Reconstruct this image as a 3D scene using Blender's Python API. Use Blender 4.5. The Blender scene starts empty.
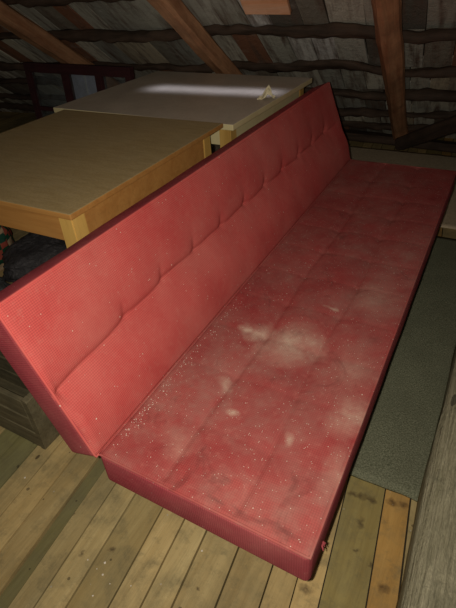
import bpy, bmesh, math, random
from mathutils import Vector, Matrix, noise
random.seed(7)
PI = math.pi
SC = bpy.context.scene
COL = SC.collection

# ------------------------------------------------------------------ helpers
def link(name, bm, mat, parent=None, smooth=False, mw=None):
    me = bpy.data.meshes.new(name)
    bm.normal_update()
    bm.to_mesh(me); bm.free()
    if smooth:
        for p in me.polygons: p.use_smooth = True
    mats = mat if isinstance(mat, (list, tuple)) else [mat]
    for m in mats: me.materials.append(m)
    o = bpy.data.objects.new(name, me); COL.objects.link(o)
    if parent is not None: o.parent = parent
    if mw is not None: o.matrix_world = mw
    return o

def empty(name, loc=(0, 0, 0), rz=0.0):
    o = bpy.data.objects.new(name, None); COL.objects.link(o)
    o.location = loc; o.rotation_euler = (0, 0, rz); o.empty_display_size = 0.1
    return o

def tag(o, label, cat, group=None, kind=None):
    o['label'] = label; o['category'] = cat
    if group: o['group'] = group
    if kind: o['kind'] = kind
    return o

def struct(o):
    o['kind'] = 'structure'; return o

def box(bm, x0, x1, y0, y1, z0, z1, M=None, bevel=0.0, tint=None):
    vs = [bm.verts.new((x, y, z)) for x in (x0, x1) for y in (y0, y1) for z in (z0, z1)]
    idx = [(0, 1, 3, 2), (4, 6, 7, 5), (0, 4, 5, 1), (2, 3, 7, 6), (0, 2, 6, 4), (1, 5, 7, 3)]
    fs = [bm.faces.new([vs[i] for i in f]) for f in idx]
    if tint is not None:
        lay = bm.loops.layers.float_color.get('tint') or bm.loops.layers.float_color.new('tint')
        for f in fs:
            for l in f.loops: l[lay] = tint
    if bevel > 0:
        es = list({e for f in fs for e in f.edges})
        r = bmesh.ops.bevel(bm, geom=es, offset=bevel, segments=2, affect='EDGES', profile=0.6)
        vs = list({v for f in r['faces'] for v in f.verts} | {v for v in vs if v.is_valid})
    if M is not None:
        for v in vs: v.co = M @ v.co
    return vs

def tube(bm, pts, r, n=8, cap=True):
    rings = []
    for i, p in enumerate(pts):
        p = Vector(p)
        a = Vector(pts[max(i - 1, 0)]); b = Vector(pts[min(i + 1, len(pts) - 1)])
        t = (b - a).normalized()
        up = Vector((0, 0, 1)) if abs(t.z) < 0.9 else Vector((1, 0, 0))
        s = t.cross(up).normalized(); w = s.cross(t)
        rr = r[i] if isinstance(r, (list, tuple)) else r
        rings.append([bm.verts.new(p + rr * (math.cos(2*PI*k/n) * s + math.sin(2*PI*k/n) * w)) for k in range(n)])
    for i in range(len(rings) - 1):
        for k in range(n):
            bm.faces.new((rings[i][k], rings[i][(k+1) % n], rings[i+1][(k+1) % n], rings[i+1][k]))
    if cap:
        bm.faces.new(rings[0]); bm.faces.new(list(reversed(rings[-1])))

def timber(bm, M, w, h, L, seg=0.04, amp=0.006, seed=0, bend=0.0, tw=0.0, chamfer=0.012, taper=0.0):
    """a hewn timber: length along local x, centred section w (y) by h (z), uneven faces and edges"""
    c = chamfer
    prof = []
    def side(a, b, n):
        for i in range(n):
            t = i / n; prof.append((a[0]*(1-t)+b[0]*t, a[1]*(1-t)+b[1]*t))
    W, H = w/2, h/2
    cs = [(-W+c, -H), (W-c, -H), (W, -H+c), (W, H-c), (W-c, H), (-W+c, H), (-W, H-c), (-W, -H+c)]
    for i in range(8): side(cs[i], cs[(i+1) % 8], 4 if i % 2 == 0 else 1)
    n = len(prof); N = max(2, int(L/seg)); rings = []
    for k in range(N+1):
        x = L*k/N; ring = []
        for (y, z) in prof:
            f = 1 - taper*k/N
            a = tw*k/N
            yy = (y*math.cos(a)-z*math.sin(a))*f; zz = (y*math.sin(a)+z*math.cos(a))*f
            nz = noise.noise_vector(Vector((x*2.2+seed*7, yy*9, zz*9))) * amp * 1.6 + noise.noise_vector(Vector((x*14+seed*3, yy*30, zz*30))) * amp*0.5
            yy += bend*math.sin(PI*k/N)
            ring.append(bm.verts.new(M @ Vector((x, yy + nz.y, zz + nz.z))))
        rings.append(ring)
    for k in range(N):
        for i in range(n):
            bm.faces.new((rings[k][i], rings[k][(i+1) % n], rings[k+1][(i+1) % n], rings[k+1][i]))
    bm.faces.new(list(reversed(rings[0]))); bm.faces.new(rings[-1])

def slab(W, L, T, r, disp, ny=320, nt=70):
    """upholstered slab x 0..W, y 0..L, z 0..T, edge radius r; disp(x, y) pushes the top face"""
    rings = []
    def prof(rad):
        P = []
        nseg = 5
        for i in range(nt+1): P.append((r + (W-2*r)*i/nt, T - r + rad, 1))
        for i in range(1, nseg+1):
            a = PI/2*(1 - i/nseg); P.append((W-r+rad*math.cos(a), T-r+rad*math.sin(a), max(0, 1-i*0.45)))
        P.append((W-r+rad, T/2, 0))
        for i in range(0, nseg+1):
            a = -PI/2*i/nseg; P.append((W-r+rad*math.cos(a), r+rad*math.sin(a), 0))
        for i in range(1, 8): P.append((W-r-(W-2*r)*i/8, r-rad, 0))
        for i in range(0, nseg+1):
            a = -PI/2 - PI/2*i/nseg; P.append((r+rad*math.cos(a), r+rad*math.sin(a), 0))
        P.append((r-rad, T/2, 0))
        for i in range(0, nseg):
            a = PI - PI/2*i/nseg; P.append((r+rad*math.cos(a), T-r+rad*math.sin(a), max(0, 1-(nseg-i)*0.45)))
        return P
    bm = bmesh.new(); uvl = bm.loops.layers.uv.new('UVMap')
    ys = []
    ne = 5
    for i in range(ne): 
        a = PI/2*i/ne; ys.append((r - r*math.cos(a) , r*math.sin(a)))
    ys = [(r - r*math.cos(PI/2*i/ne), max(r*math.sin(PI/2*i/ne), 0.0008)) for i in range(ne)]
    mid = [(r + (L-2*r)*i/ny, r) for i in range(ny+1)]
    ys2 = [(L - y, rad) for (y, rad) in reversed(ys)]
    for (y, rad) in ys + mid + ys2:
        ring = []
        ef = min(1, max(0, min(y, L-y)/0.02))
        for (x, z, w) in prof(rad):
            d = disp(x, y)*w*ef if w > 0 else 0
            side = 0.0
            if w == 0:
                side = 0.0015*noise.noise(Vector((x*6, y*7, z*20)))
            ring.append(bm.verts.new((x + side, y, z + d)))
        rings.append(ring)
    n = len(rings[0])
    for k in range(len(rings)-1):
        for i in range(n):
            bm.faces.new((rings[k][i], rings[k][(i+1) % n], rings[k+1][(i+1) % n], rings[k+1][i]))
    bm.faces.new(rings[0]); bm.faces.new(list(reversed(rings[-1])))
    bmesh.ops.recalc_face_normals(bm, faces=bm.faces[:])
    for f in bm.faces:
        nn = f.normal
        ax = max(range(3), key=lambda i: abs(nn[i]))
        for l in f.loops:
            c = l.vert.co
            l[uvl].uv = (c.y, c.z) if ax == 0 else ((c.x, c.z) if ax == 1 else (c.x, c.y))
    return bm

# ------------------------------------------------------------------ node helper
class NT:
    def __init__(s, name, rough=0.7, spec=0.3):
        s.m = bpy.data.materials.new(name); s.m.use_nodes = True
        s.t = s.m.node_tree; s.b = s.t.nodes['Principled BSDF']
        s.b.inputs['Roughness'].default_value = rough
        s.b.inputs['Specular IOR Level'].default_value = spec
    def n(s, typ, **kw):
        nd = s.t.nodes.new(typ)
        for k, v in kw.items():
            if hasattr(nd, k): setattr(nd, k, v)
        return nd
    def _in(s, sock, v):
        if isinstance(v, bpy.types.NodeSocket): s.t.links.new(v, sock)
        elif isinstance(v, (tuple, list)) and len(v) == 3 and sock.type == 'RGBA': sock.default_value = (*v, 1)
        else: sock.default_value = v
    def math(s, op, a, b=0.0, clamp=False):
        nd = s.n('ShaderNodeMath'); nd.operation = op; nd.use_clamp = clamp
        s._in(nd.inputs[0], a); s._in(nd.inputs[1], b); return nd.outputs[0]
    def obj(s): return s.n('ShaderNodeTexCoord').outputs['Object']
    def uv(s): return s.n('ShaderNodeTexCoord').outputs['UV']
    def map(s, vec, scale=(1, 1, 1), loc=(0, 0, 0), rot=(0, 0, 0)):
        nd = s.n('ShaderNodeMapping'); s._in(nd.inputs['Vector'], vec)
        nd.inputs['Scale'].default_value = scale; nd.inputs['Location'].default_value = loc; nd.inputs['Rotation'].default_value = rot
        return nd.outputs[0]
    def noise(s, vec, scale, detail=4, rough=0.6, dist=0.0):
        nd = s.n('ShaderNodeTexNoise'); s._in(nd.inputs['Vector'], vec)
        nd.inputs['Scale'].default_value = scale; nd.inputs['Detail'].default_value = detail
        nd.inputs['Roughness'].default_value = rough; nd.inputs['Distortion'].default_value = dist
        return nd.outputs['Fac']
    def ramp(s, fac, a, b, lo=0.0, hi=1.0):
        nd = s.n('ShaderNodeMapRange'); nd.clamp = True
        s._in(nd.inputs['Value'], fac)
        nd.inputs['From Min'].default_value = a; nd.inputs['From Max'].default_value = b
        nd.inputs['To Min'].default_value = lo; nd.inputs['To Max'].default_value = hi
        return nd.outputs[0]
    def mix(s, f, a, b, mode='MIX'):
        nd = s.n('ShaderNodeMix'); nd.data_type = 'RGBA'; nd.blend_type = mode
        s._in(nd.inputs[0], f); s._in(nd.inputs[6], a); s._in(nd.inputs[7], b); return nd.outputs[2]
    def bump(s, h, strength=0.5, dist=0.005):
        nd = s.n('ShaderNodeBump'); s._in(nd.inputs['Height'], h)
        nd.inputs['Strength'].default_value = strength; nd.inputs['Distance'].default_value = dist
        s.t.links.new(nd.outputs[0], s.b.inputs['Normal'])
    def col(s, v): s._in(s.b.inputs['Base Color'], v); return s
    def specks(s, vec, scale, size, keep):
        """0/1 mask of scattered small specks"""
        nd = s.n('ShaderNodeTexVoronoi'); s._in(nd.inputs['Vector'], vec); nd.inputs['Scale'].default_value = scale
        sep = s.n('ShaderNodeSeparateColor'); s.t.links.new(nd.outputs['Color'], sep.inputs[0])
        rad = s.math('MULTIPLY', sep.outputs[1], size)
        a = s.math('LESS_THAN', nd.outputs['Distance'], rad)
        b = s.math('LESS_THAN', sep.outputs[0], keep)
        return s.math('MULTIPLY', a, b)
    def blob(s, vec, cx, cy, rx, ry, ang=0.0, gain=1.6):
        m = s.map(vec, scale=(1/rx, 1/ry, 0), loc=(0, 0, 0))
        nd = s.n('ShaderNodeVectorMath'); nd.operation = 'SUBTRACT'; s._in(nd.inputs[0], vec); nd.inputs[1].default_value = (cx, cy, 0)
        m = s.map(nd.outputs[0], rot=(0, 0, ang)); m = s.map(m, scale=(1/rx, 1/ry, 0))
        ln = s.n('ShaderNodeVectorMath'); ln.operation = 'LENGTH'; s._in(ln.inputs[0], m)
        return s.ramp(ln.outputs['Value'], 1.0, 0.0, 0.0, gain)

def fabric(name, seat, side=False):
    k = NT(name, rough=0.95, spec=0.1)
    k.b.inputs['Sheen Weight'].default_value = 0.0
    k.b.inputs['Sheen Roughness'].default_value = 0.5
    k.b.inputs['Sheen Tint'].default_value = (1.0, 0.55, 0.5, 1)
    uv = k.uv(); ob = k.obj()
    wob = k.noise(ob, 30, 2)
    sp = k.n('ShaderNodeSeparateXYZ'); k.t.links.new(uv, sp.inputs[0])
    u = k.math('ADD', sp.outputs[0], k.math('MULTIPLY', wob, 0.0015))
    v = k.math('ADD', sp.outputs[1], k.math('MULTIPLY', wob, 0.0015))
    su = k.math('SINE', k.math('MULTIPLY', u, 2*PI/0.0048))
    sv = k.math('SINE', k.math('MULTIPLY', v, 2*PI/0.0052))
    hu = k.ramp(su, -1, 1); hv = k.ramp(sv, -1, 1)
    wv = k.math('MULTIPLY', k.math('POWER', hu, 0.5), k.math('POWER', hv, 0.25))
    big = k.noise(ob, 5.5, 5, 0.65)
    fine = k.noise(ob, 70, 3)
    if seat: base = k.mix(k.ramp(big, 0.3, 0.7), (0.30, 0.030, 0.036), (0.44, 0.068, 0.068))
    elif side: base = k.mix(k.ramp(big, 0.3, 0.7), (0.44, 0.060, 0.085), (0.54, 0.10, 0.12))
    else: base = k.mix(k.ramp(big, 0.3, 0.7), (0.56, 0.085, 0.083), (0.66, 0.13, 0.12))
    c = k.mix(k.ramp(wv, 0.0, 0.6, 0.58, 1.0), (0.18, 0.017, 0.02), base)
    c = k.mix(k.ramp(fine, 0.55, 0.8, 0, 0.35), c, (0.58, 0.2, 0.17))
    wrp = k.n('ShaderNodeVectorMath'); wrp.operation = 'ADD'
    nz = k.n('ShaderNodeTexNoise'); k._in(nz.inputs['Vector'], ob); nz.inputs['Scale'].default_value = 9; nz.inputs['Detail'].default_value = 5
    sc = k.n('ShaderNodeVectorMath'); sc.operation = 'SCALE'; k.t.links.new(nz.outputs['Color'], sc.inputs[0]); sc.inputs[3].default_value = 0.12
    off = k.n('ShaderNodeVectorMath'); off.operation = 'SUBTRACT'; k.t.links.new(sc.outputs[0], off.inputs[0]); off.inputs[1].default_value = (0.06, 0.06, 0.06)
    k._in(wrp.inputs[0], ob); k.t.links.new(off.outputs[0], wrp.inputs[1])
    wp = wrp.outputs[0]
    if seat:
        film = k.math('MULTIPLY', k.ramp(k.noise(ob, 3.2, 6, 0.7), 0.35, 0.75, 0.0, 1.0), k.ramp(k.noise(ob, 26, 4), 0.3, 0.65, 0.35, 1.0))
        c = k.mix(k.ramp(film, 0.0, 1.0, 0.08, 0.72), c, (0.37, 0.225, 0.19))
        m = None
        for (cx, cy, rx, ry, g) in BLOBS:
            b = k.blob(wp, cx, cy, rx, ry, 0.0, g)
            m = b if m is None else k.math('MAXIMUM', m, b)
        m = k.math('MULTIPLY', m, k.ramp(k.noise(ob, 55, 4), 0.25, 0.6, 0.45, 1.0), clamp=True)
        c = k.mix(m, c, (0.60, 0.45, 0.36))
        s1 = k.specks(ob, 110, 0.18, 0.05); s2 = k.specks(ob, 260, 0.28, 0.14)
        dark = k.math('MULTIPLY', k.ramp(k.noise(ob, 8, 5, .7, 1.0), 0.58, 0.7), 0.35)
        c = k.mix(dark, c, (0.10, 0.03, 0.028))
        for px, py, rx, ry in ((238, 518, .03, .010), (285, 534, .05, .008), (262, 527, .03, .007), (216, 506, .02, .006)):
            bx, by = seat_xy(px, py)
            c = k.mix(k.math('MULTIPLY', k.blob(wp, bx, by + .004, rx, ry, 0.0, 1.0), 0.4, clamp=True), c, (0.07, 0.035, 0.035))
    else:
        film = k.ramp(k.noise(ob, 4, 6, 0.7), 0.4, 0.8, 0.0, 0.28)
        c = k.mix(film, c, (0.66, 0.34, 0.28))
        s1 = k.specks(ob, 90, 0.2, 0.03); s2 = k.specks(ob, 170, 0.25, 0.05)
    s = k.math('MAXIMUM', s1, s2)
    c = k.mix(k.math('MULTIPLY', s, 0.8), c, (0.78, 0.68, 0.58))
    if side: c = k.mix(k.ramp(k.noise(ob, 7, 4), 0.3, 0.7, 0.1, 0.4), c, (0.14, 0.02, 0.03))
    k.col(c)
    k.bump(k.math('ADD', wv, k.math('MULTIPLY', fine, 0.6)), 0.3, 0.0015)
    return k.m

def wood(name, ca, cb, axis='x', scale=1.0, dirt=(0.05, 0.045, 0.03), dirt_amt=0.4, rough=0.75, tint=False, bump=0.35, knots=False, spec=0.25):
    k = NT(name, rough=rough, spec=spec); ob = k.obj()
    st = {'x': (1.2, 16, 16), 'y': (16, 1.2, 16), 'z': (16, 16, 1.2)}[axis]
    st = tuple(a*scale for a in st)
    g = k.noise(k.map(ob, scale=st), 2.2, 6, 0.65, 0.6)
    f = k.noise(k.map(ob, scale=tuple(a*4 for a in st)), 2.5, 4, 0.6)
    c = k.mix(k.ramp(g, 0.3, 0.7), ca, cb)
    c = k.mix(k.ramp(f, 0.5, 0.8, 0, 0.35), c, tuple(x*0.5 for x in ca))
    if tint:
        a = k.n('ShaderNodeAttribute'); a.attribute_name = 'tint'
        c = k.mix(1.0, c, a.outputs['Color'], 'MULTIPLY')
    d = k.ramp(k.noise(ob, 5, 6, 0.7), 0.45, 0.75, 0, dirt_amt)
    c = k.mix(d, c, dirt)
    if knots:
        c = k.mix(k.math('MULTIPLY', k.specks(k.map(ob, scale=(1, 0.55, 0.2)), 9, 0.17, 0.5), 0.75), c, (0.035, 0.02, 0.012))
        nz = k.n('ShaderNodeTexNoise'); k._in(nz.inputs['Vector'], ob); nz.inputs['Scale'].default_value = 60; nz.inputs['Detail'].default_value = 4
        ma = k.n('ShaderNodeVectorMath'); ma.operation = 'MULTIPLY_ADD'; k.t.links.new(nz.outputs['Color'], ma.inputs[0]); ma.inputs[1].default_value = (.03, .03, 0); k._in(ma.inputs[2], ob)
        mb = k.n('ShaderNodeVectorMath'); mb.operation = 'ADD'; k.t.links.new(ma.outputs[0], mb.inputs[0]); mb.inputs[1].default_value = (-.015, -.015, 0); wpf = mb.outputs[0]
        for (sx_, sy_, ra, rb) in STAINS:
            c = k.mix(k.math('MULTIPLY', k.blob(wpf, sx_, sy_, ra*1.1, rb*1.1, 0.0, 1.3), 0.6, clamp=True), c, (0.05, 0.028, 0.018))
        c = k.mix(k.ramp(k.noise(ob, 18, 5, 0.75), 0.52, 0.7, 0, 0.5), c, (0.16, 0.14, 0.08))
        c = k.mix(k.math('MULTIPLY', k.specks(ob, 70, 0.2, 0.05), 0.6), c, (0.5, 0.46, 0.38))
        c = k.mix(k.math('MULTIPLY', k.specks(ob, 45, 0.25, 0.08), 0.6), c, (0.04, 0.03, 0.02))
    k.col(c); k.bump(k.math('ADD', g, k.math('MULTIPLY', f, 0.5)), bump, 0.004)
    return k.m

def plain(name, ca, cb, scale=8, rough=0.7, bump=0.2, spec=0.3, bd=0.004, detail=5, metal=0.0):
    k = NT(name, rough=rough, spec=spec); ob = k.obj(); n = k.noise(ob, scale, detail, 0.65)
    k.col(k.mix(k.ramp(n, 0.3, 0.7), ca, cb)); k.bump(k.noise(ob, scale*4, 4), bump, bd)
    k.b.inputs['Metallic'].default_value = metal
    return k.m

# ------------------------------------------------------------------ camera
F = 475.2655
CAM = Vector((0.5912668, -0.4046687, 0.9326305 + 0.3))
p_, y_, r_ = 0.6319286, 0.530301, -0.0761102
fw = Vector((-math.sin(y_)*math.cos(p_), math.cos(y_)*math.cos(p_), -math.sin(p_)))
rt = Vector((math.cos(y_), math.sin(y_), 0)); up = rt.cross(fw)
r2 = math.cos(r_)*rt + math.sin(r_)*up; u2 = -math.sin(r_)*rt + math.cos(r_)*up
cd = bpy.data.cameras.new('camera'); cam = bpy.data.objects.new('camera', cd); COL.objects.link(cam)
M = Matrix((r2, u2, -fw)).transposed().to_4x4(); M.translation = CAM
cam.matrix_world = M
cd.sensor_fit = 'VERTICAL'; cd.sensor_height = 36.0; cd.lens = F/608*36.0; cd.clip_start = 0.02
SC.camera = cam

# ------------------------------------------------------------------ materials
FZ = 0.288            # underside of the sofa cushions
D, T, B, AL, TB, LEN = 0.490, 0.098, 0.400, 0.361, 0.090, 1.9
BLOBS = []           # (x, y, rx, ry, gain) of powder smudges in the seat's own frame
def seat_xy(px, py, z=FZ+T):
    d = (px-228)/F*r2 - (py-304)/F*u2 + fw
    t = (z-CAM.z)/d.z; X = CAM + t*d
    return X.x, X.y
for px, py, rx, ry, g in [(290, 343, .085, .10, .95), (262, 330, .045, .05, .9), (313, 344, .05, .06, .7), (250, 326, .03, .025, 1.1),
                          (233, 410, .028, .022, 1.0), (223, 386, .02, .03, .6), (290, 440, .02, .02, .7), (333, 309, .012, .012, .9),
                          (352, 415, .045, .10, .6), (338, 470, .035, .07, .4), (375, 300, .09, .10, .35), (350, 370, .08, .12, .35), (175, 440, .05, .05, .3)]:
    x, y = seat_xy(px, py); BLOBS.append((x, y, rx*1.05, ry*1.0, g*0.95))
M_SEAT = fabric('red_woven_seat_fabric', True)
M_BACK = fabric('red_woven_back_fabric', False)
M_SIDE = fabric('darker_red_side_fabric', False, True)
STAINS = [(.479,.391,.016,.010),(.500,.396,.014,.012),(.522,.400,.016,.012),(.535,.397,.012,.014),(.583,.414,.018,.012),(.612,.418,.014,.014),(.523,.319,.010,.022),(.574,.224,.006,.008),(.612,.185,.016,.012),(.531,.244,.008,.008),(-.1,-.071,.007,.009),(-.034,-.033,.010,.010),(-.196,-.001,.006,.007),(.218,-.011,.006,.006),(.45,.10,.02,.012)]
M_FLOOR = wood('floor_board_wood', (0.45, 0.325, 0.14), (0.60, 0.46, 0.22), 'y', 1.0, dirt=(0.17, 0.155, 0.09), dirt_amt=0.75, tint=True, knots=True)
M_RAFT = wood('rafter_wood', (0.40, 0.17, 0.085), (0.68, 0.38, 0.21), 'x', 0.8, dirt=(0.05, 0.035, 0.03), dirt_amt=0.5)
M_BATT = wood('batten_wood', (0.05, 0.036, 0.028), (0.13, 0.085, 0.062), 'x', 0.8, dirt=(0.02, 0.018, 0.015), dirt_amt=0.5)
M_TIE = wood('grey_hewn_timber', (0.30, 0.27, 0.19), (0.48, 0.44, 0.32), 'x', 0.9, dirt=(0.15, 0.16, 0.12), dirt_amt=0.8, bump=0.9, knots=True)
k = NT('old_grey_beam', rough=0.9, spec=0.1); ob = k.obj()
g = k.noise(k.map(ob, scale=(1.6, 22, 22)), 3, 7, 0.7, 0.8); g2 = k.noise(k.map(ob, scale=(2.5, 60, 60)), 3, 4, 0.7, 0.3); h = k.noise(ob, 9, 6, 0.75, 0.5)
c = k.mix(k.ramp(g, 0.3, 0.68), (0.28, 0.26, 0.165), (0.58, 0.54, 0.38))
c = k.mix(k.ramp(g2, 0.55, 0.68, 0, 0.5), c, (0.17, 0.16, 0.11))
c = k.mix(k.ramp(h, 0.5, 0.68, 0, 0.55), c, (0.22, 0.22, 0.155))
c = k.mix(k.math('MULTIPLY', k.specks(k.map(ob, scale=(0.35, 1, 1)), 22, 0.22, 0.3), 0.7), c, (0.06, 0.055, 0.045))
k.col(c); k.bump(k.math('ADD', g, k.math('ADD', g2, h)), 0.9, 0.012); M_BEAM = k.m
M_TABLE = wood('table_side_wood', (0.36, 0.165, 0.045), (0.46, 0.235, 0.07), 'x', 0.7, dirt=(0.3, 0.16, 0.06), dirt_amt=0.3, rough=0.5, bump=0.1)
M_LEG = wood('table_leg_wood', (0.50, 0.30, 0.075), (0.62, 0.40, 0.12), 'z', 0.7, dirt=(0.3, 0.18, 0.06), dirt_amt=0.3, rough=0.5, bump=0.1)
M_CRATE = wood('crate_wood', (0.12, 0.10, 0.06), (0.22, 0.19, 0.115), 'x', 0.9, dirt=(0.03, 0.035, 0.025), dirt_amt=0.7, bump=0.8)
M_SASH = wood('sash_painted_wood', (0.045, 0.014, 0.018), (0.08, 0.025, 0.028), 'x', 0.8, dirt=(0.02, 0.015, 0.014), dirt_amt=0.5)
M_STEEL = plain('dark_steel', (0.03, 0.03, 0.03), (0.07, 0.055, 0.045), 12, 0.5, 0.1, 0.5, metal=0.8)

k = NT('dusty_table_top', rough=0.6, spec=0.3); ob = k.obj()
g = k.noise(k.map(ob, scale=(1, 6, 1)), 14, 5, 0.7); f = k.noise(ob, 160, 3)
c = k.mix(k.ramp(g, 0.3, 0.7), (0.38, 0.275, 0.125), (0.50, 0.38, 0.20))
c = k.mix(k.ramp(f, 0.45, 0.7, 0, 0.4), c, (0.22, 0.155, 0.09))
c = k.mix(k.ramp(k.noise(ob, 5, 5, 0.7), 0.45, 0.8, 0, 0.35), c, (0.4, 0.33, 0.22))
c = k.mix(k.math('MULTIPLY', k.specks(ob, 40, 0.12, 0.08), 0.7), c, (0.6, 0.55, 0.45))
k.col(c); k.bump(f, 0.2, 0.001); M_TOP = k.m
k = NT('white_laminate', rough=0.42, spec=0.45); ob = k.obj()
c = k.mix(k.ramp(k.noise(ob, 5, 6, 0.7), 0.3, 0.75), (0.72, 0.64, 0.54), (0.52, 0.45, 0.37))
c = k.mix(k.ramp(k.noise(ob, 90, 3), 0.5, 0.8, 0, 0.3), c, (0.3, 0.26, 0.22))
k.col(c); k.bump(k.noise(ob, 60, 3), 0.06, 0.001); M_WHITE = k.m
M_EDGE = plain('pale_table_edge', (0.62, 0.54, 0.30), (0.72, 0.64, 0.38), 10, 0.5, 0.05)
k = NT('matted_carpet', rough=1.0, spec=0.05); ob = k.obj()
c = k.mix(k.ramp(k.noise(ob, 230, 3, 0.7), 0.35, 0.65), (0.12, 0.135, 0.085), (0.34, 0.35, 0.25))
c = k.mix(k.ramp(k.noise(ob, 6, 5, 0.7), 0.4, 0.75, 0, 0.45), c, (0.14, 0.145, 0.10))
k.col(c); k.bump(k.noise(ob, 200, 4, 0.8), 0.9, 0.006); M_CARPET = k.m
k = NT('dusty_brown_underlay', rough=1.0, spec=0.05); ob = k.obj()
c = k.mix(k.ramp(k.noise(ob, 60, 4, 0.7), 0.3, 0.7), (0.56, 0.46, 0.32), (0.74, 0.62, 0.45))
k.col(c); k.bump(k.noise(ob, 90, 4, 0.8), 0.8, 0.006); M_MAT = k.m

k = NT('roof_tiles', rough=0.9, spec=0.1); ob = k.obj()
a = k.n('ShaderNodeAttribute'); a.attribute_name = 'tint'
g = k.noise(k.map(ob, scale=(12, 1.5, 9), rot=(0, 0, 0.25)), 2.2, 5, 0.6, 0.2)
c = k.mix(k.ramp(g, 0.46, 0.70), a.outputs['Color'], (0.20, 0.14, 0.11))
c = k.mix(k.ramp(k.noise(ob, 14, 4, 0.6), 0.55, 0.8, 0, 0.4), c, (0.62, 0.60, 0.54))
k.col(c); k.bump(k.noise(ob, 30, 5, 0.7), 0.8, 0.01); M_TILE = k.m

k = NT('black_plastic', rough=0.5, spec=0.4); k.col(k.mix(k.noise(k.obj(), 12, 5), (0.015, 0.015, 0.018), (0.10, 0.095, 0.105))); k.bump(k.noise(k.obj(), 26, 5, 0.6, 1.2), 0.9, 0.02); M_BAG = k.m
k = NT('plaid_cloth', rough=0.9, spec=0.1); ob = k.obj()
def check(scl, loc):
    nd = k.n('ShaderNodeTexChecker'); k._in(nd.inputs['Vector'], k.map(ob, scale=(1, 1, 1), loc=loc)); nd.inputs['Scale'].default_value = scl
    nd.inputs['Color1'].default_value = (1, 1, 1, 1); nd.inputs['Color2'].default_value = (0, 0, 0, 1); return nd.outputs['Fac']
c = k.mix(check(20, (0, 0, 0)), (0.02, 0.09, 0.05), (0.46, 0.10, 0.07))
c = k.mix(check(10, (0.03, 0.05, 0.02)), c, k.mix(check(20, (0.04, 0, 0.03)), (0.55, 0.40, 0.26), (0.03, 0.10, 0.07)))
k.col(c); k.bump(k.noise(ob, 30, 4), 0.5, 0.01); M_PLAID = k.m
M_PALE = plain('pale_crumpled_sheet', (0.40, 0.38, 0.24), (0.55, 0.52, 0.34), 14, 0.8, 0.5)
M_PAPER = plain('cream_paper', (0.75, 0.66, 0.42), (0.85, 0.78, 0.56), 20, 0.8, 0.1)
M_CRUMB = plain('plaster_white', (0.75, 0.68, 0.58), (0.9, 0.84, 0.75), 30, 0.9, 0.2)
M_ORANGE = wood('orange_board_end', (0.93, 0.42, 0.20), (0.95, 0.58, 0.38), 'x', 0.8, dirt=(0.7, 0.3, 0.15), dirt_amt=0.3)
M_SHEET = plain('blue_daylight_board', (0.66, 0.66, 0.80), (0.76, 0.76, 0.9), 5, 0.6, 0.05)  # colour imitates the bluish daylight in the sash pane
M_STREAK = plain('white_light_streak', (0.9, 0.9, 0.92), (0.95, 0.95, 0.95), 5, 0.3, 0.0, 0.6)  # white that imitates a bright streak of light
k = NT('dusty_glass', rough=0.1, spec=0.5); k.col((0.35, 0.38, 0.38))
tr = k.n('ShaderNodeBsdfTransparent'); tr.inputs[0].default_value = (0.85, 0.88, 0.9, 1)
mx = k.n('ShaderNodeMixShader'); k._in(mx.inputs[0], k.ramp(k.noise(k.obj(), 9, 5), 0.35, 0.75, 0.04, 0.25))
k.t.links.new(tr.outputs[0], mx.inputs[1]); k.t.links.new(k.b.outputs[0], mx.inputs[2])
k.t.links.new(mx.outputs[0], k.t.nodes['Material Output'].inputs[0]); M_GLASS = k.m
M_VOID = plain('sub_floor', (0.03, 0.025, 0.02), (0.045, 0.035, 0.025), 6, 0.9, 0.1)

# ------------------------------------------------------------------ floor: boards run at TH off the sofa's length
TH = math.radians(5.2)
RB = Matrix.Rotation(TH, 4, 'Z')       # local x = across the boards, local y = along them
edges = [-0.457, -0.390, -0.315, -0.240, -0.198, -0.138, -0.064, 0.032, 0.103, 0.174, 0.270, 0.367, 0.432, 0.494, 0.596, 0.663]
while edges[0] > -5.0: edges.insert(0, edges[0] - random.choice([0.072, 0.08, 0.088]))
while edges[-1] < 2.4: edges.append(edges[-1] + random.choice([0.072, 0.085, 0.095]))
bm = bmesh.new()
tl = bm.loops.layers.float_color.new('tint')
for a, b in zip(edges[:-1], edges[1:]):
    g = random.uniform(0.0014, 0.0030)
    t = random.uniform(0.82, 1.12); w = random.uniform(-0.05, 0.05)
    col = (t*(1+w), t, t*(1-w), 1)
    z = random.uniform(-0.0015, 0.0)
    if abs(a + 0.24) < 0.003: col = (0.42, 0.50, 0.48, 1); z = -0.006
    if abs(a - 0.494) < 0.003: col = (0.62, 0.66, 0.55, 1)
    if abs(a - 0.596) < 0.003: col = (1.0, 0.8, 0.55, 1)
    if abs(a + 0.064) < 0.003: col = (0.78, 0.8, 0.78, 1)
    if -0.64 < a < -0.50: col = (0.5, 0.62, 0.6, 1)
    box(bm, a+g, b-g, -1.6, 3.9, -0.025, z, RB, tint=col)
fl = struct(link('floor', bm, M_FLOOR))
fl['label'] = 'narrow worn attic floorboards with dark gaps'
bm = bmesh.new(); box(bm, -5.0, 2.4, -1.6, 3.9, -0.06, -0.0255, RB)
struct(link('trim_1', bm, M_VOID))['label'] = 'dark underfloor seen through the gaps'

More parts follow.
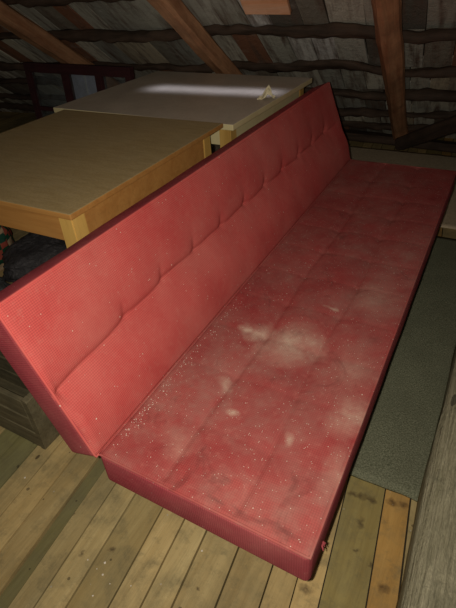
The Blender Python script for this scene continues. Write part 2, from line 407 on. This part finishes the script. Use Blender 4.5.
# carpet between sofa and tie beam
def ragged(name, x0, x1, y0, y1, zt, mat, seed, amp=0.008):
    bm = bmesh.new(); nx = int((x1-x0)/0.02); ny = int((y1-y0)/0.03); top = []
    for j in range(ny+1):
        row = []
        for i in range(nx+1):
            x = x0+(x1-x0)*i/nx; y = y0+(y1-y0)*j/ny
            if j in (0, ny): y += amp*noise.noise(Vector((x*16, seed, 0)))
            if i in (0, nx): x += amp*noise.noise(Vector((seed, y*16, 0)))
            z = zt + 0.0018*noise.noise(Vector((x*12, y*12, seed)))
            row.append(bm.verts.new((x, y, z)))
        top.append(row)
    for j in range(ny):
        for i in range(nx): bm.faces.new((top[j][i], top[j][i+1], top[j+1][i+1], top[j+1][i]))
    r = bmesh.ops.extrude_face_region(bm, geom=bm.faces[:])
    for v in r['geom']:
        if isinstance(v, bmesh.types.BMVert): v.co.z = 0.0005
    bmesh.ops.recalc_face_normals(bm, faces=bm.faces[:])
    return link(name, bm, mat, smooth=True)
tag(ragged('carpet', 0.02, 0.662, 0.445, 1.98, 0.009, M_CARPET, 3),
    'matted grey-green carpet strip on the floorboards between the red sofa bed and the grey beam', 'carpet')
tag(ragged('underlay_mat', -3.4, 2.0, 2.10, 3.20, 0.008, M_MAT, 5),
    'dusty brown floor covering beyond the far end of the red sofa bed', 'floor mat')

# ------------------------------------------------------------------ roof
AZ, EL = math.radians(94.7), math.radians(-32.7)
dv = Vector((math.cos(AZ)*math.cos(EL), math.sin(AZ)*math.cos(EL), math.sin(EL)))
bv = Vector((math.sin(AZ), -math.cos(AZ), 0)); nv = bv.cross(dv).normalized()
P0 = Vector((0, 3.37, 0))
# local frame on the slope: x along battens, y up the slope, z into the room's outside
MR = Matrix((bv, -dv, nv)).transposed().to_4x4(); MR.translation = P0
pal = [(0.62, 0.62, 0.56), (0.45, 0.46, 0.44), (0.50, 0.50, 0.46), (0.34, 0.35, 0.33), (0.27, 0.28, 0.27), (0.40, 0.40, 0.37), (0.20, 0.19, 0.17), (0.24, 0.12, 0.08), (0.13, 0.12, 0.11), (0.40, 0.36, 0.29)]
bm = bmesh.new(); bm.loops.layers.float_color.new('tint')
rows = [-0.15, 0.12, 0.42, 0.80, 1.13, 1.54, 1.95, 2.35, 2.75, 3.15, 3.55, 3.95, 4.35]
for r in range(len(rows)-1):
    x = -5.2 + random.uniform(0, 0.1)
    while x < 2.4:
        w = random.uniform(0.10, 0.17); c = random.choice(pal); s = random.uniform(0.8, 1.1)
        Mt = Matrix.Translation((x, rows[r]-0.04, 0.115 + random.uniform(0, 0.006))) @ Matrix.Rotation(0.045, 4, 'X') @ Matrix.Rotation(random.uniform(-.015, .015), 4, 'Z')
        box(bm, 0.002, w-0.003, 0, rows[r+1]-rows[r]+0.07, 0, 0.014, Mt, tint=(min(.9, c[0]*s*1.7), min(.9, c[1]*s*1.66), min(.9, c[2]*s*1.55), 1))
        x += w
ce = struct(link('ceiling', bm, M_TILE, mw=MR)); ce['label'] = 'underside of the sloping roof covering in grey and brown rows'
bm = bmesh.new(); box(bm, -5.2, 2.4, -0.3, 4.4, 0.165, 0.18, MR)
struct(link('trim_2', bm, M_VOID))['label'] = 'dark outer layer of the roof'
for i, u in enumerate(rows[1:-1]):
    bm = bmesh.new()
    Mt = MR @ Matrix.Translation((-5.1, u, 0.088))
    timber(bm, Matrix.Identity(4), 0.05, 0.045, 7.5, 0.02, 0.026, seed=i+2, chamfer=0.014)
    o = struct(link('trim_%d' % (i+3), bm, M_BATT, smooth=True, mw=Mt)); o['label'] = 'dark roof batten running across the rafters'
RL = ['leftmost of the three rafters, reddish brown, ending behind the leaning window sash',
      'middle of the three rafters, orange-brown, dropping behind the white-topped table',
      'right-hand rafter lit warm brown, reaching the floor beyond the red sofa bed']
for i, v in enumerate([-1.93, -0.93, -0.005]):
    bm = bmesh.new()
    Mt = MR @ Matrix.Translation((v, 0.0, 0.012)) @ Matrix.Rotation(PI/2, 4, 'Z')
    Mt = Mt @ Matrix.Rotation(-0.6 if i == 2 else 0.1, 4, 'X')
    Mt = Mt @ Matrix.Translation((0.16, 0, 0)); timber(bm, Matrix.Identity(4), 0.092, 0.092, 4.1, 0.05, 0.006, seed=11+i, chamfer=0.016, bend=0.01)
    tag(link('rafter', bm, M_RAFT, mw=Mt), RL[i], 'rafter', 'rafters under the roof')
# diagonal strut at far right, resting on the floor by the right rafter's foot
def along(p, q):
    p = Vector(p); q = Vector(q); d = (q-p).normalized(); s = Vector((0, 0, 1)).cross(d).normalized(); w = d.cross(s)
    Mx = Matrix((d, s, w)).transposed().to_4x4(); Mx.translation = p; return Mx, (q-p).length
bm = bmesh.new(); Mx, L = along((0.05, 2.97, 0.13), (0.74, 2.13, 0.68)); timber(bm, Matrix.Identity(4), 0.06, 0.085, L, 0.05, 0.006, seed=31)
tag(link('diagonal_strut', bm, M_BATT, mw=Mx), 'dark diagonal timber strut rising right from the foot of the right-hand rafter', 'strut')
# wall plate along the eaves
bm = bmesh.new(); Mx, L = along((-5.0, 3.76, 0.031), (2.3, 3.16, 0.031)); timber(bm, Matrix.Identity(4), 0.10, 0.06, L, 0.05, 0.006, seed=41)
struct(link('trim_20', bm, M_BATT, mw=Mx))['label'] = 'low eaves timber where the roof meets the floor'
# orange board end hanging by the roof
bm = bmesh.new(); Mx = MR @ Matrix.Translation((-0.50, 1.885, 0.0)) @ Matrix.Rotation(0.12, 4, 'X') @ Matrix.Rotation(-0.05, 4, 'Z')
box(bm, -0.10, 0.10, 0.0, 0.32, 0, 0.02, Mx, bevel=0.003)
tag(link('loose_board', bm, M_ORANGE), 'bright orange board end held against the roof battens at the top edge', 'board')

# tie beam on the floor at right
bm = bmesh.new(); Mx, L = along((0.746, -0.9, 0.107), (0.762, 2.7, 0.107)); timber(bm, Matrix.Identity(4), 0.215, 0.19, L, 0.03, 0.005, seed=51, bend=-0.004, chamfer=0.022)
tag(link('tie_beam', bm, M_BEAM, smooth=True, mw=Mx), 'thick weathered grey hewn beam lying on the floor along the right edge', 'beam')

# ------------------------------------------------------------------ sofa bed
sofa = empty('sofa_bed', (D/2, LEN/2, 0))
tag(sofa, 'long red woven sofa bed with raised backrest, dusty, on the attic floorboards', 'sofa bed')
def g(x, c, w): return math.exp(-((x-c)/w)**2)
SX = [D*0.34, D*0.67]; SY = [0.17 + 0.166*i for i in range(10)]
def seat_disp(x, y):
    d = 0.0
    for c in SX:
        wob = 0.006*math.sin(y*9+c*20)
        d -= 0.005*g(x, c+wob, 0.007) + 0.004*g(x, c+wob, 0.035)
    for c in SY:
        d -= (0.0007*g(y, c, 0.008) + 0.0007*g(y, c, 0.04))
        for e in SX: d -= 0.002*math.exp(-(((x-e)/0.02)**2 + ((y-c)/0.02)**2))
    d += 0.004*noise.noise(Vector((x*4, y*4, 3))) + 0.0012*noise.noise(Vector((x*16, y*16, 9)))
    return d
def inv(o):  # child keeps world placement of mesh coordinates
    return o
bm = slab(D, LEN, T, 0.013, seat_disp, 380, 80)
def seat_fit(co):
    x, y = co.x, co.y; f = 1-y/LEN
    co.x = x*(1-0.008*f); co.y = y - 0.010*f*x/D
for v in bm.verts: seat_fit(v.co)
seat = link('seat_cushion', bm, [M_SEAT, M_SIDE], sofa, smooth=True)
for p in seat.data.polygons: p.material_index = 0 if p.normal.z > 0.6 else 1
seat.location = (-D/2, -LEN/2, FZ)
def edge_loop(W, L, T, off, z, n=60, r=0.013):
    pts = []
    a = 0.0025
    for i in range(n+1): pts.append((a+r*0.3 + (W-2*a-r*0.6)*i/n, a+0.001, z))
    return pts
TUFTS = [0.195 + 0.166*i for i in range(10)]
BL = 1.955
def back_disp(x, y):
    c = 0.211 - max(0, y-1.5)*0.06
    d = 0.0
    # seam sags between tufts
    near = min(TUFTS, key=lambda t: abs(t-y)); dy = y-near
    far = max(0.35, 1-y*0.45); ph = far*0.010*math.exp(-((dy+0.004)/0.022)**2) - 0.003 + 0.002*math.sin(y*31)
    fade = min(1, max(0.12, (y-0.02)/0.16))
    xx = x-(c+ph)
    # cushion above the seam overhangs it: steep upper lip, long soft slope below
    lip = math.exp(-xx/0.009) if xx > 0 else math.exp(xx/0.030)
    d -= fade*(0.0125*lip + 0.006*g(x, c+ph, 0.05))
    d += 0.012*g(x, c*0.45, 0.07) + 0.004*g(x, c*1.5, 0.07)
    for t in TUFTS:
        d -= far*0.005*math.exp(-(((x-c-.006)/0.018)**2 + ((y-t)/0.018)**2))
        wx = 0.004*math.sin(x*40)
        d -= 0.0022*g(y, t+wx, 0.008)*math.exp(-((x-c-.015)/0.022)**2)
        d -= 0.0010*g(y, t-0.008, 0.035)
    d += 0.003*noise.noise(Vector((x*4, y*3, 13)))
    return d
# local x = up the back, z = towards the sitter
bm = slab(B, BL, TB, 0.013, lambda x, y: back_disp(x, BL-y), 420, 110)
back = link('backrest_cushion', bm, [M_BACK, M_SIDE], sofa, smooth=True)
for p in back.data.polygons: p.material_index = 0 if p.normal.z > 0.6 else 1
ux = Vector((-math.sin(AL), 0, math.cos(AL))); uy = Vector((0, -1, 0)); uz = ux.cross(uy)
# want uz towards +x : ux x uy
uy = Vector((0, 1, 0)); uz = Vector((math.cos(AL), 0, math.sin(AL)))
# left-handed (ux, uy, uz): mirror the slab along y so the frame is right-handed
for v in back.data.vertices: v.co.x *= 1-0.03*v.co.y/BL; v.co.y = BL - v.co.y
back.data.flip_normals()
Mb = Matrix((ux, -uy, uz)).transposed().to_4x4()
org = Vector((-0.008, LEN+0.055, 0.3615)) - uz*TB
Mb.translation = org - Vector((D/2, LEN/2, 0))
back.matrix_local = Mb
# piping round the visible rims
bm = bmesh.new(); rr = 0.0032; z = T-0.0035; pts = []
a = 0.003
def rim(W, L, z, a, n=60):
    p = []
    for i in range(n): p.append((a+(W-2*a)*i/n, a, z))
    for i in range(n*2): p.append((W-a, a+(L-2*a)*i/(n*2), z))
    for i in range(n): p.append((W-a-(W-2*a)*i/n, L-a, z))
    for i in range(n*2+1): p.append((a, L-a-(L-2*a)*i/(n*2), z))
    return p
tube(bm, rim(D, LEN, T-0.004, 0.0035), rr, 6)
for v in bm.verts: seat_fit(v.co)
link('piping', bm, M_SEAT, seat, smooth=True)
bm = bmesh.new(); tube(bm, rim(B, BL, TB-0.004, 0.0035), rr, 6)
for v in bm.verts: v.co.x *= 1-0.03*(1-v.co.y/BL)
link('piping', bm, M_BACK, back, smooth=True)
# small loose fabric tuft on the right front side
bm = bmesh.new()
for i in range(5):
    a = i*1.3; tube(bm, [(D-0.013, 0.065, FZ+0.03), (D-0.004, 0.062+0.004*math.cos(a), FZ+0.028+0.004*math.sin(a)), (D+0.001, 0.06+0.008*math.cos(a), FZ+0.022+0.006*math.sin(a))], [0.0018, 0.0015, 0.0008], 5)
o = link('loose_threads', bm, M_SIDE, seat); o.location = (0, 0, -FZ)
# metal underframe and legs
bm = bmesh.new()
for y in (0.28, LEN-0.28): box(bm, 0.03, D-0.03, y-0.015, y+0.015, FZ-0.025, FZ-0.0005, bevel=0.002)
for x in (0.04, D-0.06): box(bm, x, x+0.025, 0.10, LEN-0.10, FZ-0.0245, FZ-0.001, bevel=0.002)
o = link('frame', bm, M_STEEL, sofa); o.location = (-D/2, -LEN/2, 0)
for x in (0.09, D-0.12):
    for y in (0.34, LEN-0.34):
        bm = bmesh.new(); tube(bm, [(x, y, 0.0102 if y > 0.5 and x > 0 else 0.0012), (x, y, FZ-0.012)], 0.013, 12)
        o = link('leg', bm, M_STEEL, sofa, smooth=True); o.location = (-D/2, -LEN/2, 0)
for y in (0.3, LEN-0.3):   # hinges joining back and seat
    bm = bmesh.new(); tube(bm, [(-0.03, y-0.02, FZ+0.018), (-0.03, y+0.02, FZ+0.018)], 0.012, 10); box(bm, -0.03, 0.05, y-0.003, y+0.003, FZ-0.012, FZ+0.028); box(bm, -0.06, -0.02, y-0.003, y+0.003, FZ+0.01, FZ+0.075)
    o = link('hinge', bm, M_STEEL, sofa); o.location = (-D/2, -LEN/2, 0)

# plaster crumbs: on the seat along the crease, uncountable
def crumbs(name, label, pts):
    bm = bmesh.new()
    for (x, y, z, s) in pts:
        r = bmesh.ops.create_icosphere(bm, subdivisions=1, radius=s)
        for v in r['verts']:
            v.co = Vector((v.co.x*random.uniform(.7, 1.3), v.co.y*random.uniform(.7, 1.3), v.co.z*0.7)) + Vector((x, y, z+s*0.6))
    tag(link(name, bm, M_CRUMB), label, 'crumbs', kind='stuff')
P = []
for i in range(190):
    y = 0.03 + abs(random.gauss(0.1, 0.3)); x = 0.016 + abs(random.gauss(0, 0.013))
    if y < LEN-0.05: P.append((x, y, FZ+T+seat_disp(max(x, .01), y), random.uniform(0.0004, 0.0012)))
for i in range(110):
    x = random.uniform(0.02, D-0.02); y = 0.05 + abs(random.gauss(0, 0.5))
    if y < LEN-0.05: P.append((x, y, FZ+T+seat_disp(x, y), random.uniform(0.0004, 0.001)))
crumbs('plaster_crumbs', 'white plaster crumbs scattered over the red seat and its back crease', P)
P = []
for px, py in [(88, 560), (103, 575), (97, 569), (110, 584), (93, 596), (105, 563), (202, 551), (131, 586), (25, 478)]:
    x, y = seat_xy(px, py, 0.0); P.append((x, y, 0.0, random.uniform(0.0015, 0.0032)))
crumbs('floor_crumbs', 'white flecks lying on the floorboards before the sofa bed', P)

# ------------------------------------------------------------------ tables
def leg(bm, x, y, s, z1, tap=0.75):
    vs = []
    for z, k_ in ((0.0015, tap), (z1-0.16, 1.0), (z1, 1.0)):
        h = s/2*k_; vs.append([bm.verts.new((x+a*h, y+b*h, z)) for a, b in ((-1, -1), (1, -1), (1, 1), (-1, 1))])
    for i in range(2):
        for j in range(4): bm.faces.new((vs[i][j], vs[i][(j+1) % 4], vs[i+1][(j+1) % 4], vs[i+1][j]))
    bm.faces.new(list(reversed(vs[0]))); bm.faces.new(vs[-1])
    bmesh.ops.bevel(bm, geom=[e for e in bm.edges if abs(e.verts[0].co.z-e.verts[1].co.z) > 0.05], offset=0.004, segments=2, affect='EDGES')
def table(name, cx, cy, W, Dp, H, rz, mtop, mside, mleg, th, ap, inset, label, edge=None, ls=0.05, back_in=0.0):
    t = empty(name, (cx, cy, 0), rz); tag(t, label, 'table')
    bm = bmesh.new(); box(bm, -W/2, W/2, -Dp/2, Dp/2, H-th, H, bevel=0.003); top = link('table_top', bm, [mtop, edge or mside], t)
    for p in top.data.polygons:
        if p.normal.z < 0.9: p.material_index = 1
    a = inset
    for (x0, x1, y0, y1) in ((-W/2+a+ls, W/2-a-ls, -Dp/2+a+.004, -Dp/2+a+.024), (-W/2+a+ls, W/2-a-ls, Dp/2-a-back_in-.024, Dp/2-a-back_in-.004),
                             (-W/2+a+.004, -W/2+a+.024, -Dp/2+a+ls, Dp/2-a-back_in-ls), (W/2-a-.024, W/2-a-.004, -Dp/2+a+ls, Dp/2-a-back_in-ls)):
        bm = bmesh.new(); box(bm, x0-0.001, x1+0.001, y0, y1, H-th-ap, H-th-0.0002, bevel=0.0015)
        o = link('apron', bm, mside, t)
    for sx in (-1, 1):
        for sy in (-1, 1):
            bm = bmesh.new(); leg(bm, sx*(W/2-a-ls/2), sy*(Dp/2-a-ls/2) - (back_in if sy > 0 else 0), ls, H-th-0.0005); link('leg', bm, mleg, t)
    return t
table('wooden_table', -0.650, 0.729, 0.765, 0.790, 0.75, math.radians(0.2), M_TOP, M_TABLE, M_LEG, 0.016, 0.072, 0.008,
      'square wooden table with dusty brown top and honey-coloured apron behind the sofa backrest', ls=0.048, back_in=0.075)
table('white_table', -0.700, 1.575, 0.915, 0.80, 0.734, math.radians(-1.2), M_WHITE, M_EDGE, M_LEG, 0.022, 0.07, 0.03,
      'pale white-topped table under the roof slope, beyond the wooden table', edge=M_EDGE)

# crumpled paper on the white table
bm = bmesh.new(); n = 12
V = [[None]*(n+1) for _ in range(n+1)]
for i in range(n+1):
    for j in range(n+1):
        x = (i/n-0.5)*0.062; y = (j/n-0.5)*0.05
        h = 0.040*max(0, 1-abs(i/n-0.58)*3.0)*(0.45+0.55*abs(math.sin(j*0.9)))*(1 - 0.5*abs(j/n-0.5)) + 0.005*random.random()
        V[i][j] = bm.verts.new((x + 0.01*noise.noise(Vector((x*60, y*60, 0))), y + 0.008*noise.noise(Vector((x*50, y*50, 5))), 0.001+h))
for i in range(n):
    for j in range(n): bm.faces.new((V[i][j], V[i+1][j], V[i+1][j+1], V[i][j+1]))
r = bmesh.ops.extrude_face_region(bm, geom=bm.faces[:])
for v in r['geom']:
    if isinstance(v, bmesh.types.BMVert): v.co.z += 0.0012
bmesh.ops.recalc_face_normals(bm, faces=bm.faces[:])
o = link('crumpled_paper', bm, M_PAPER); o.location = (-0.285, 1.545, 0.7342); o.scale = (1.15, 1.0, 1.3); o.rotation_euler = (0, 0, 0.4)
tag(o, 'small crumpled cream paper scrap standing on the white table', 'paper')

# ------------------------------------------------------------------ window sash and sheet behind the tables
sash = empty('window_sash', (-1.84, 1.92, 0.001)); sash.rotation_euler = (math.radians(-3), 0, math.radians(-2))
tag(sash, 'old dark red wooden window sash leaning behind the wooden table at left', 'window sash')
SW, SH = 0.88, 0.758; x0 = -0.34
bm = bmesh.new()
box(bm, x0, x0+SW, -0.02, 0.02, SH-0.055, SH, bevel=0.003)
box(bm, x0, x0+SW, -0.02, 0.02, 0.0, 0.06, bevel=0.003)
bars = [(x0, 0.04), (x0+0.325, 0.05), (x0+0.605, 0.05), (x0+SW-0.04, 0.04)]
for bx, w in bars: box(bm, bx, bx+w, -0.0195, 0.0195, 0.058, SH-0.053, bevel=0.003)
link('frame', bm, M_SASH, sash)
bm = bmesh.new(); box(bm, x0+0.041, x0+0.324, -0.012, 0.012, 0.47, 0.495, bevel=0.002); link('glazing_bar', bm, M_SASH, sash)
for i in (0, 1, 2):
    a = bars[i][0]+bars[i][1]; b = bars[i+1][0]
    if i == 0:
        bm = bmesh.new(); box(bm, a+.001, b-.001, 0.001, 0.004, 0.061, 0.469); link('pane', bm, M_GLASS, sash)
        bm = bmesh.new(); box(bm, a+.001, b-.001, 0.001, 0.004, 0.496, SH-0.056); link('pane', bm, M_GLASS, sash)
    else:
        bm = bmesh.new(); box(bm, a+.001, b-.001, 0.001, 0.004, 0.061, SH-0.056); link('pane', bm, M_GLASS, sash)
sh = empty('blue_daylight_board', (-1.85, 2.005, 0.001)); tag(sh, 'pale blue-grey board behind the dark red window sash, standing in for bluish daylight, with a white strip as its light streak', 'board')  # board added behind the pane in place of its bluish daylight
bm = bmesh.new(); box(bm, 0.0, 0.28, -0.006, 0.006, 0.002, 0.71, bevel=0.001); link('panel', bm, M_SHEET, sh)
bm = bmesh.new(); box(bm, 0.125, 0.137, -0.011, -0.0065, 0.58, 0.708, bevel=0.001); o = link('light_streak_strip', bm, M_STREAK, sh); o['label'] = 'white strip standing in for a bright streak of light'  # thin strip added as a painted light streak, not a real board edge

# ------------------------------------------------------------------ crate at left
cr = empty('wooden_crate', (-0.43, 0.121, 0)); cr.rotation_euler = (0, 0, math.radians(-1))
tag(cr, 'rough dark weathered wooden crate on the floorboards behind the near end of the backrest', 'crate')
bm = bmesh.new()
for i in range(3):
    z0 = 0.003 + i*0.073; Mx, L = along((-0.60, 0.012, z0+0.034), (-0.016, 0.012, z0+0.034)); timber(bm, Mx, 0.018, 0.069, L, 0.03, 0.002, seed=61+i, chamfer=0.002)
link('side_panel', bm, M_CRATE, cr)
bm = bmesh.new()
for i in range(3):
    z0 = 0.003 + i*0.073; Mx, L = along((-0.60, 0.168, z0+0.034), (-0.016, 0.168, z0+0.034)); timber(bm, Mx, 0.018, 0.069, L, 0.03, 0.002, seed=71+i, chamfer=0.002)
link('side_panel', bm, M_CRATE, cr)
for xx in (-0.008, -0.607):
    bm = bmesh.new(); Mx, L = along((xx, 0.003, 0.111), (xx, 0.177, 0.111)); timber(bm, Mx, 0.020, 0.216, L, 0.01, 0.008, seed=81+int(xx*10), chamfer=0.003)
    link('end_panel', bm, M_CRATE, cr)
bm = bmesh.new(); box(bm, -0.598, -0.018, 0.023, 0.157, 0.004, 0.016); link('bottom_panel', bm, M_CRATE, cr)

# ------------------------------------------------------------------ bundles under the table
def lump(name, c, r, mat, seed, amp=0.25, sub=5, freq=3.0, parent=None):
    bm = bmesh.new(); bmesh.ops.create_icosphere(bm, subdivisions=sub, radius=1.0)
    for v in bm.verts:
        n0 = v.co.normalized()
        k_ = 1 + amp*noise.noise(n0*freq*0.6 + Vector((seed, 0, 0))) + amp*0.5*abs(noise.noise(n0*freq*2 + Vector((0, seed, 0)))) + amp*0.15*noise.noise(n0*freq*6)
        p = Vector((n0.x*r[0], n0.y*r[1], n0.z*r[2]))*k_
        v.co = Vector((p.x, p.y, max(p.z, -r[2]*0.8)))
    o = link(name, bm, mat, parent, smooth=True); o.location = (c[0], c[1], c[2]+r[2]*0.8)
    return o
tag(lump('black_bag', (-1.23, 0.99, 0.003), (0.18, 0.25, 0.105), M_BAG, 4), 'crumpled black plastic bag on the floor at the open left side of the wooden table', 'bag')
tag(lump('black_bag', (-0.82, 1.48, 0.003), (0.25, 0.22, 0.15), M_BAG, 9), 'dark plastic bag under the white table, half hidden behind the first black bag', 'bag')
tag(lump('grey_bag', (-1.20, 0.56, 0.003), (0.13, 0.13, 0.085), plain('smoky_plastic', (0.05, 0.055, 0.06), (0.13, 0.14, 0.15), 20, 0.4, 0.8, 0.5, bd=0.02), 14), 'smoky grey crumpled plastic lump in front of the black bag near the left edge', 'bag')
tag(lump('plaid_bundle', (-1.54, 0.86, 0.003), (0.12, 0.14, 0.22), M_PLAID, 6, 0.18), 'plaid bundle of green, red and cream cloth left of the black bag', 'bundle')
tag(lump('cloth_bundle', (-1.54, 1.27, 0.003), (0.13, 0.12, 0.19), M_PALE, 8, 0.2), 'pale cream cloth heap beside the plaid bundle, seen below the table apron', 'cloth')

# ------------------------------------------------------------------ light
def area(name, loc, rot, sx, sy, e, col, spread=PI):
    l = bpy.data.lights.new(name, 'AREA'); l.shape = 'RECTANGLE'; l.size = sx; l.size_y = sy; l.energy = e; l.color = col; l.spread = spread
    o = bpy.data.objects.new(name, l); o.location = loc; o.rotation_euler = rot; COL.objects.link(o); return o
# the phone's own flash beside the lens
l = bpy.data.lights.new('phone_flash', 'SPOT'); l.energy = 52; l.color = (1.0, 0.90, 0.74); l.shadow_soft_size = 0.006
l.spot_size = math.radians(118); l.spot_blend = 1.0
fo = bpy.data.objects.new('phone_flash', l); COL.objects.link(fo)
fpos = CAM - r2*0.028 + u2*0.004
tgt = CAM + fw*1.0 + r2*(-0.06) - u2*0.05
fo.location = fpos; fo.rotation_euler = (tgt-fpos).to_track_quat('-Z', 'Y').to_euler()
# daylight through a narrow gap in the roof above the white table
area('roof_gap_daylight', (-0.60, 1.63, 0.95), (0, 0, math.radians(3)), 0.66, 0.07, 0.13, (0.80, 0.83, 1.0), math.radians(50))
w = bpy.data.worlds.new('world'); SC.world = w; w.use_nodes = True
w.node_tree.nodes['Background'].inputs[0].default_value = (1.0, 0.93, 0.85, 1)
w.node_tree.nodes['Background'].inputs[1].default_value = 0.036
SC.view_settings.view_transform = 'Standard'; SC.view_settings.look = 'None'
SC.view_settings.exposure = 0.0; SC.view_settings.gamma = 1.0; SC.view_settings.use_curve_mapping = False
